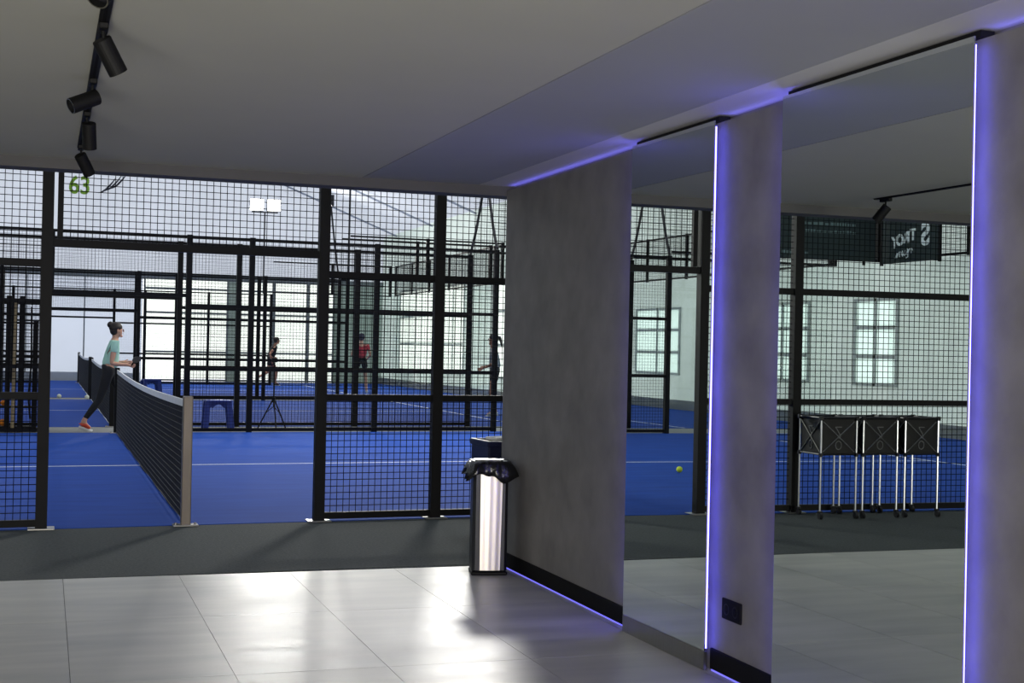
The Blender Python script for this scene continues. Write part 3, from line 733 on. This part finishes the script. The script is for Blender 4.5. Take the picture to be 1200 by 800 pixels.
# ------------------------------------------------------------------ people
def skin_obj(name, nodes, edges, m, parent, root=0, sub=2, **props):
    me = bpy.data.meshes.new(name); me.from_pydata([n[0] for n in nodes], edges, []); me.materials.append(m)
    o = link(name, me, parent, **props)
    md = o.modifiers.new('Skin', 'SKIN'); md.use_smooth_shade = True
    for i, n in enumerate(nodes):
        r = n[1] if isinstance(n[1], tuple) else (n[1], n[1])
        me.skin_vertices[0].data[i].radius = r; me.skin_vertices[0].data[i].use_root = (i == root)
    s = o.modifiers.new('Sub', 'SUBSURF'); s.levels = sub; s.render_levels = sub
    return o
def person(label, loc, rz, P, cols, scale=1.0, hair='bun', skirt=False, sleeves='short', longleg=True, cap=False, socks=False):
    """P: joints, +x forward, +y left, +z up"""
    t = thing('person', label, 'person', loc, rz); t.scale = (scale,) * 3
    SKN, TOP, BOT, SHOE, HAIR = cols
    v = {k: Vector(p) for k, p in P.items()}
    names = []; nodes = []; edges = []
    def nd(k, p, r): names.append(k); nodes.append((tuple(p), r)); return len(nodes) - 1
    pel = nd('pel', v['pel'], (.115, .10)); 
    waist = nd('waist', v['pel'].lerp(v['chest'], .45), (.098, .085)); chest = nd('chest', v['chest'], (.125, .10)); nb = nd('nb', v['neck'], .052)
    hd = v['head']; nk = nd('nk', v['neck'].lerp(hd, .45), .047); jaw = nd('jaw', hd + Vector((.012, 0, -.045)), (.062, .062)); sk = nd('sk', hd + Vector((-.004, 0, .035)), (.082, .074)); tp = nd('tp', hd + Vector((-.008, 0, .085)), (.058, .055))
    edges += [(pel, waist), (waist, chest), (chest, nb), (nb, nk), (nk, jaw), (jaw, sk), (sk, tp)]
    for s in ('L', 'R'):
        sh = nd('sh' + s, v['sh' + s], .05); el = nd('el' + s, v['el' + s], .036); fm = nd('fm' + s, v['el' + s].lerp(v['wr' + s], .35), .036); wr = nd('wr' + s, v['wr' + s], .024)
        d = (v['wr' + s] - v['el' + s]).normalized(); side = Vector((0, 0, 1)).cross(d).normalized(); up = d.cross(side).normalized()
        pm = nd('pm' + s, v['wr' + s] + d * .055, (.034, .020))
        edges += [(chest, sh), (sh, el), (el, fm), (fm, wr), (wr, pm)]
        bend = -up if d.z > -.8 else Vector((1, 0, 0))
        for q in range(4):
            off = up * (.024 - .016 * q); L1 = (.038, .044, .040, .032)[q]
            a = nd('f', v['wr' + s] + d * .085 + off, .009); b = nd('f', v['wr' + s] + d * (.085 + L1) + off + side * .010, .0085); c = nd('f', v['wr' + s] + d * (.085 + L1 * 1.5) + off + side * .032, .0075)
            edges += [(pm, a), (a, b), (b, c)]
        a = nd('f', v['wr' + s] + d * .045 + up * .034 + side * .012, .010); b = nd('f', v['wr' + s] + d * .075 + up * .048 + side * .022, .0085); edges += [(wr, a), (a, b)]
        hp = nd('hp' + s, v['hip' + s], .082); th = nd('th' + s, v['hip' + s].lerp(v['kn' + s], .45), .070); kn = nd('kn' + s, v['kn' + s], .050); cf = nd('cf' + s, v['kn' + s].lerp(v['an' + s], .32), .050); an = nd('an' + s, v['an' + s], .032)
        he = nd('he' + s, v['an' + s] + Vector((-.02, 0, -.04)), .03); to = nd('to' + s, v['toe' + s], .026)
        edges += [(pel, hp), (hp, th), (th, kn), (kn, cf), (cf, an), (an, he), (an, to)]
    skin_obj('body', nodes, edges, SKN, t)
    # top
    n2 = [(tuple(v['pel'] + Vector((0, 0, .02))), (.145, .138)), (tuple(v['pel'].lerp(v['chest'], .45)), (.132, .125)), (tuple(v['chest']), (.150, .140)), (tuple(v['chest'].lerp(v['neck'], .8)), (.07, .06))]
    e2 = [(0, 1), (1, 2), (2, 3)]
    for s in ('L', 'R'):
        i = len(n2); f = 1.0 if sleeves == 'long' else .5
        n2.append((tuple(v['sh' + s]), .064)); n2.append((tuple(v['sh' + s].lerp(v['el' + s], f)), .054 if sleeves != 'long' else .046)); e2 += [(2, i), (i, i + 1)]
        if sleeves == 'long': n2.append((tuple(v['el' + s].lerp(v['wr' + s], .92)), .034)); e2.append((i + 1, i + 2))
    skin_obj('shirt', n2, e2, TOP, t, 2)
    n3 = [(tuple(v['pel']), (.135, .126)), (tuple(v['pel'] + Vector((0, 0, .12))), (.116, .108))]; e3 = [(0, 1)]
    for s in ('L', 'R'):
        i = len(n3); f = .95 if longleg else .35
        n3.append((tuple(v['hip' + s]), .092)); n3.append((tuple(v['hip' + s].lerp(v['kn' + s], .45 if longleg else .5)), .078 if longleg else .092)); e3 += [(0, i), (i, i + 1)]
        if longleg:
            n3.append((tuple(v['kn' + s]), .057)); n3.append((tuple(v['kn' + s].lerp(v['an' + s], .32)), .057)); n3.append((tuple(v['kn' + s].lerp(v['an' + s], .90)), .038)); e3 += [(i + 1, i + 2), (i + 2, i + 3), (i + 3, i + 4)]
    skin_obj('leggings' if longleg else 'shorts', n3, e3, BOT, t, 0)
    for s in ('L', 'R'):
        an, to = v['an' + s], v['toe' + s]; d = (to - an); d2 = Vector((d.x, d.y, d.z)).normalized()
        he = an + Vector((-.03, 0, -.045)) if abs(an.z) < .2 else an - d2 * .05 + Vector((-.01, 0, -.03))
        n4 = [(tuple(an + Vector((0, 0, -.012))), .042), (tuple(he), (.036, .032)), (tuple(an.lerp(to, .55) + Vector((0, 0, -.012))), (.042, .034)), (tuple(to), (.036, .024))]
        sh = skin_obj('shoe', n4, [(0, 1), (0, 2), (2, 3)], SHOE, t, 0)
        g = MB(); sd = Vector((0, 0, 1)); a = he + Vector((-.02, 0, -.026)); b = to + d2 * .03 + Vector((0, 0, -.022))
        g.bar(a, b, .022, 8, .026); g.build('sole', M_TAPE if not socks else M_TAPE, t)
    g = MB(); c = hd + Vector((-.036, 0, .050)); g.sphere(c, .098, 18, 12, (1.0, .93, .88)); g.sphere(c + Vector((-.02, 0, -.045)), .082, 14, 10, (.8, 1.0, .9)); 
    if hair == 'bun': g.sphere(c + Vector((-.075, 0, .040)), .050, 12, 8)
    if hair == 'tail': g.sphere(c + Vector((-.11, 0, -.01)), .035, 12, 8, (1, 1, 1.2)); g.bar(c + Vector((-.12, 0, -.02)), c + Vector((-.16, 0, -.18)), .03, 8, .012)
    g.build('cap' if cap else 'hair', HAIR, t, smooth=True)
    # face: nose, ears, eyes, mouth stand out of the skull
    g = MB(); f0 = hd + Vector((.078, 0, .0)); g.bar(f0 + Vector((-.01, 0, .028)), f0 + Vector((.004, 0, -.004)), .006, 8, .010); g.sphere(f0 + Vector((.001, 0, -.006)), .011, 8, 6)
    for s in (-1, 1): g.sphere(hd + Vector((-.005, s * .082, .0)), .028, 8, 6, (.6, .3, 1))
    g.sphere(hd + Vector((.045, 0, -.075)), .03, 10, 7, (.8, .9, .7)); g.build('face', SKN, t, smooth=True)
    g = MB()
    for s in (-1, 1): g.sphere(hd + Vector((.074, s * .030, .016)), .009, 8, 6)
    g.build('eyes', M_INK, t); MB().box(hd.x + .066, hd.x + .079, -.022 + hd.y, .022 + hd.y, hd.z - .044, hd.z - .036, .002).build('mouth', mat('lips', (150, 80, 76), .6, noise=.05), t)
    return t, v
SK1 = mat('skin_light', (196, 148, 124), .6, noise=.05, scale=12); SK2 = mat('skin_tan', (176, 124, 96), .6, noise=.05, scale=12)
T_MINT = mat('mint_cotton', (176, 222, 202), .85, noise=.08, scale=10); T_BLACK = mat('black_sportswear', (16, 16, 20), .8, noise=.1); T_RED = mat('red_sports_top', (206, 60, 74), .8, noise=.15, scale=8, dark=(150, 40, 56)); T_GREY = mat('grey_tshirt', (150, 156, 160), .85, noise=.08)
S_RED = mat('coral_trainer', (188, 66, 40), .7, noise=.1); S_WH = mat('pale_trainer', (190, 195, 190), .7, noise=.05); S_DK = mat('dark_trainer', (30, 30, 34), .7, noise=.05)
H_BR = mat('dark_brown_hair', (34, 22, 18), .6, noise=.3, scale=30, stretch=(1, 1, .2)); H_CAP = mat('slate_cap', (58, 56, 74), .8, noise=.05)
def pose(**k): return k
stride = pose(pel=(0, 0, .90), chest=(.07, 0, 1.22), neck=(.085, 0, 1.385), head=(.125, 0, 1.495),
    shL=(.07, .15, 1.30), elL=(.02, .20, 1.02), wrL=(.21, .14, 1.02), shR=(.08, -.15, 1.30), elR=(.03, -.19, 1.01), wrR=(.24, -.15, .99),
    hipL=(.02, .085, .86), knL=(.28, .10, .49), anL=(.38, .10, .09), toeL=(.54, .10, .035),
    hipR=(-.01, -.085, .86), knR=(-.12, -.09, .47), anR=(-.36, -.09, .135), toeR=(-.24, -.09, .035))
WY = cy(1, 10.95)
t, v = person('woman in a mint t-shirt, black leggings and coral trainers walking past the net', (.90, WY, .005), 0.0, stride, (SK1, T_MINT, T_BLACK, S_RED, H_BR), .99)
t = thing('padel_racket', 'small dark padel racket held by the woman in the mint t-shirt', 'racket', (.90 + .325, WY - .14, .985))
g = MB(); g.bar((-.02, 0, -.02), (.03, 0, .05), .012, 8); g.build('grip', M_BLACK, t)
g = MB(); n = 18; vs = []
for yv in (-.018, .018):
    for i in range(n): a = 2 * pi * i / n; vs.append((.065 + .07 * cos(a) * .8 - .03 * sin(a), yv, .08 + .065 * sin(a) * .55 + .035 * cos(a) * .9))
g.add(vs, [tuple(range(n)), tuple(range(2 * n - 1, n - 1, -1))] + [(i, n + i, n + (i + 1) % n, (i + 1) % n) for i in range(n)]); g.build('racket_face', M_BLACKP, t)
run = pose(pel=(0, 0, .86), chest=(.12, 0, 1.16), neck=(.16, 0, 1.32), head=(.23, 0, 1.45),
    shL=(.12, .15, 1.25), elL=(.02, .22, 1.0), wrL=(.18, .2, .92), shR=(.13, -.15, 1.25), elR=(-.08, -.2, 1.03), wrR=(-.02, -.2, .84),
    hipL=(.02, .085, .82), knL=(.26, .09, .50), anL=(.20, .09, .09), toeL=(.35, .09, .035),
    hipR=(-.02, -.085, .82), knR=(-.10, -.09, .44), anR=(-.44, -.09, .26), toeR=(-.47, -.09, .12))
person('distant player in black running to the right on the farthest court', (6.75, cy(6.95, 33.2), .005), .15, run, (SK2, T_BLACK, T_BLACK, S_DK, H_BR), .98, hair='short', longleg=False)
stand = pose(pel=(0, 0, .90), chest=(.03, 0, 1.20), neck=(.04, 0, 1.36), head=(.07, 0, 1.50),
    shL=(.03, .17, 1.29), elL=(.0, .25, 1.04), wrL=(.20, .20, .96), shR=(.03, -.17, 1.29), elR=(.0, -.25, 1.04), wrR=(.20, -.20, .96),
    hipL=(0, .09, .86), knL=(.05, .16, .48), anL=(.0, .20, .08), toeL=(.14, .22, .035), hipR=(0, -.09, .86), knR=(.08, -.13, .48), anR=(-.02, -.16, .08), toeR=(.12, -.19, .035))
person('distant player in a red top, dark cap and black shorts with their back turned', (8.42, cy(8.3, 27.4), .005), radians(80), stand, (SK1, T_RED, T_BLACK, S_WH, H_CAP), 1.03, hair='short', longleg=False, cap=True)
person('player in a grey t-shirt and dark shorts half hidden by the wall end', (8.44, cy(8.62, 15.2), .005), radians(160), stand, (SK2, T_GREY, T_BLACK, S_WH, H_BR), 1.0, hair='tail', longleg=False)
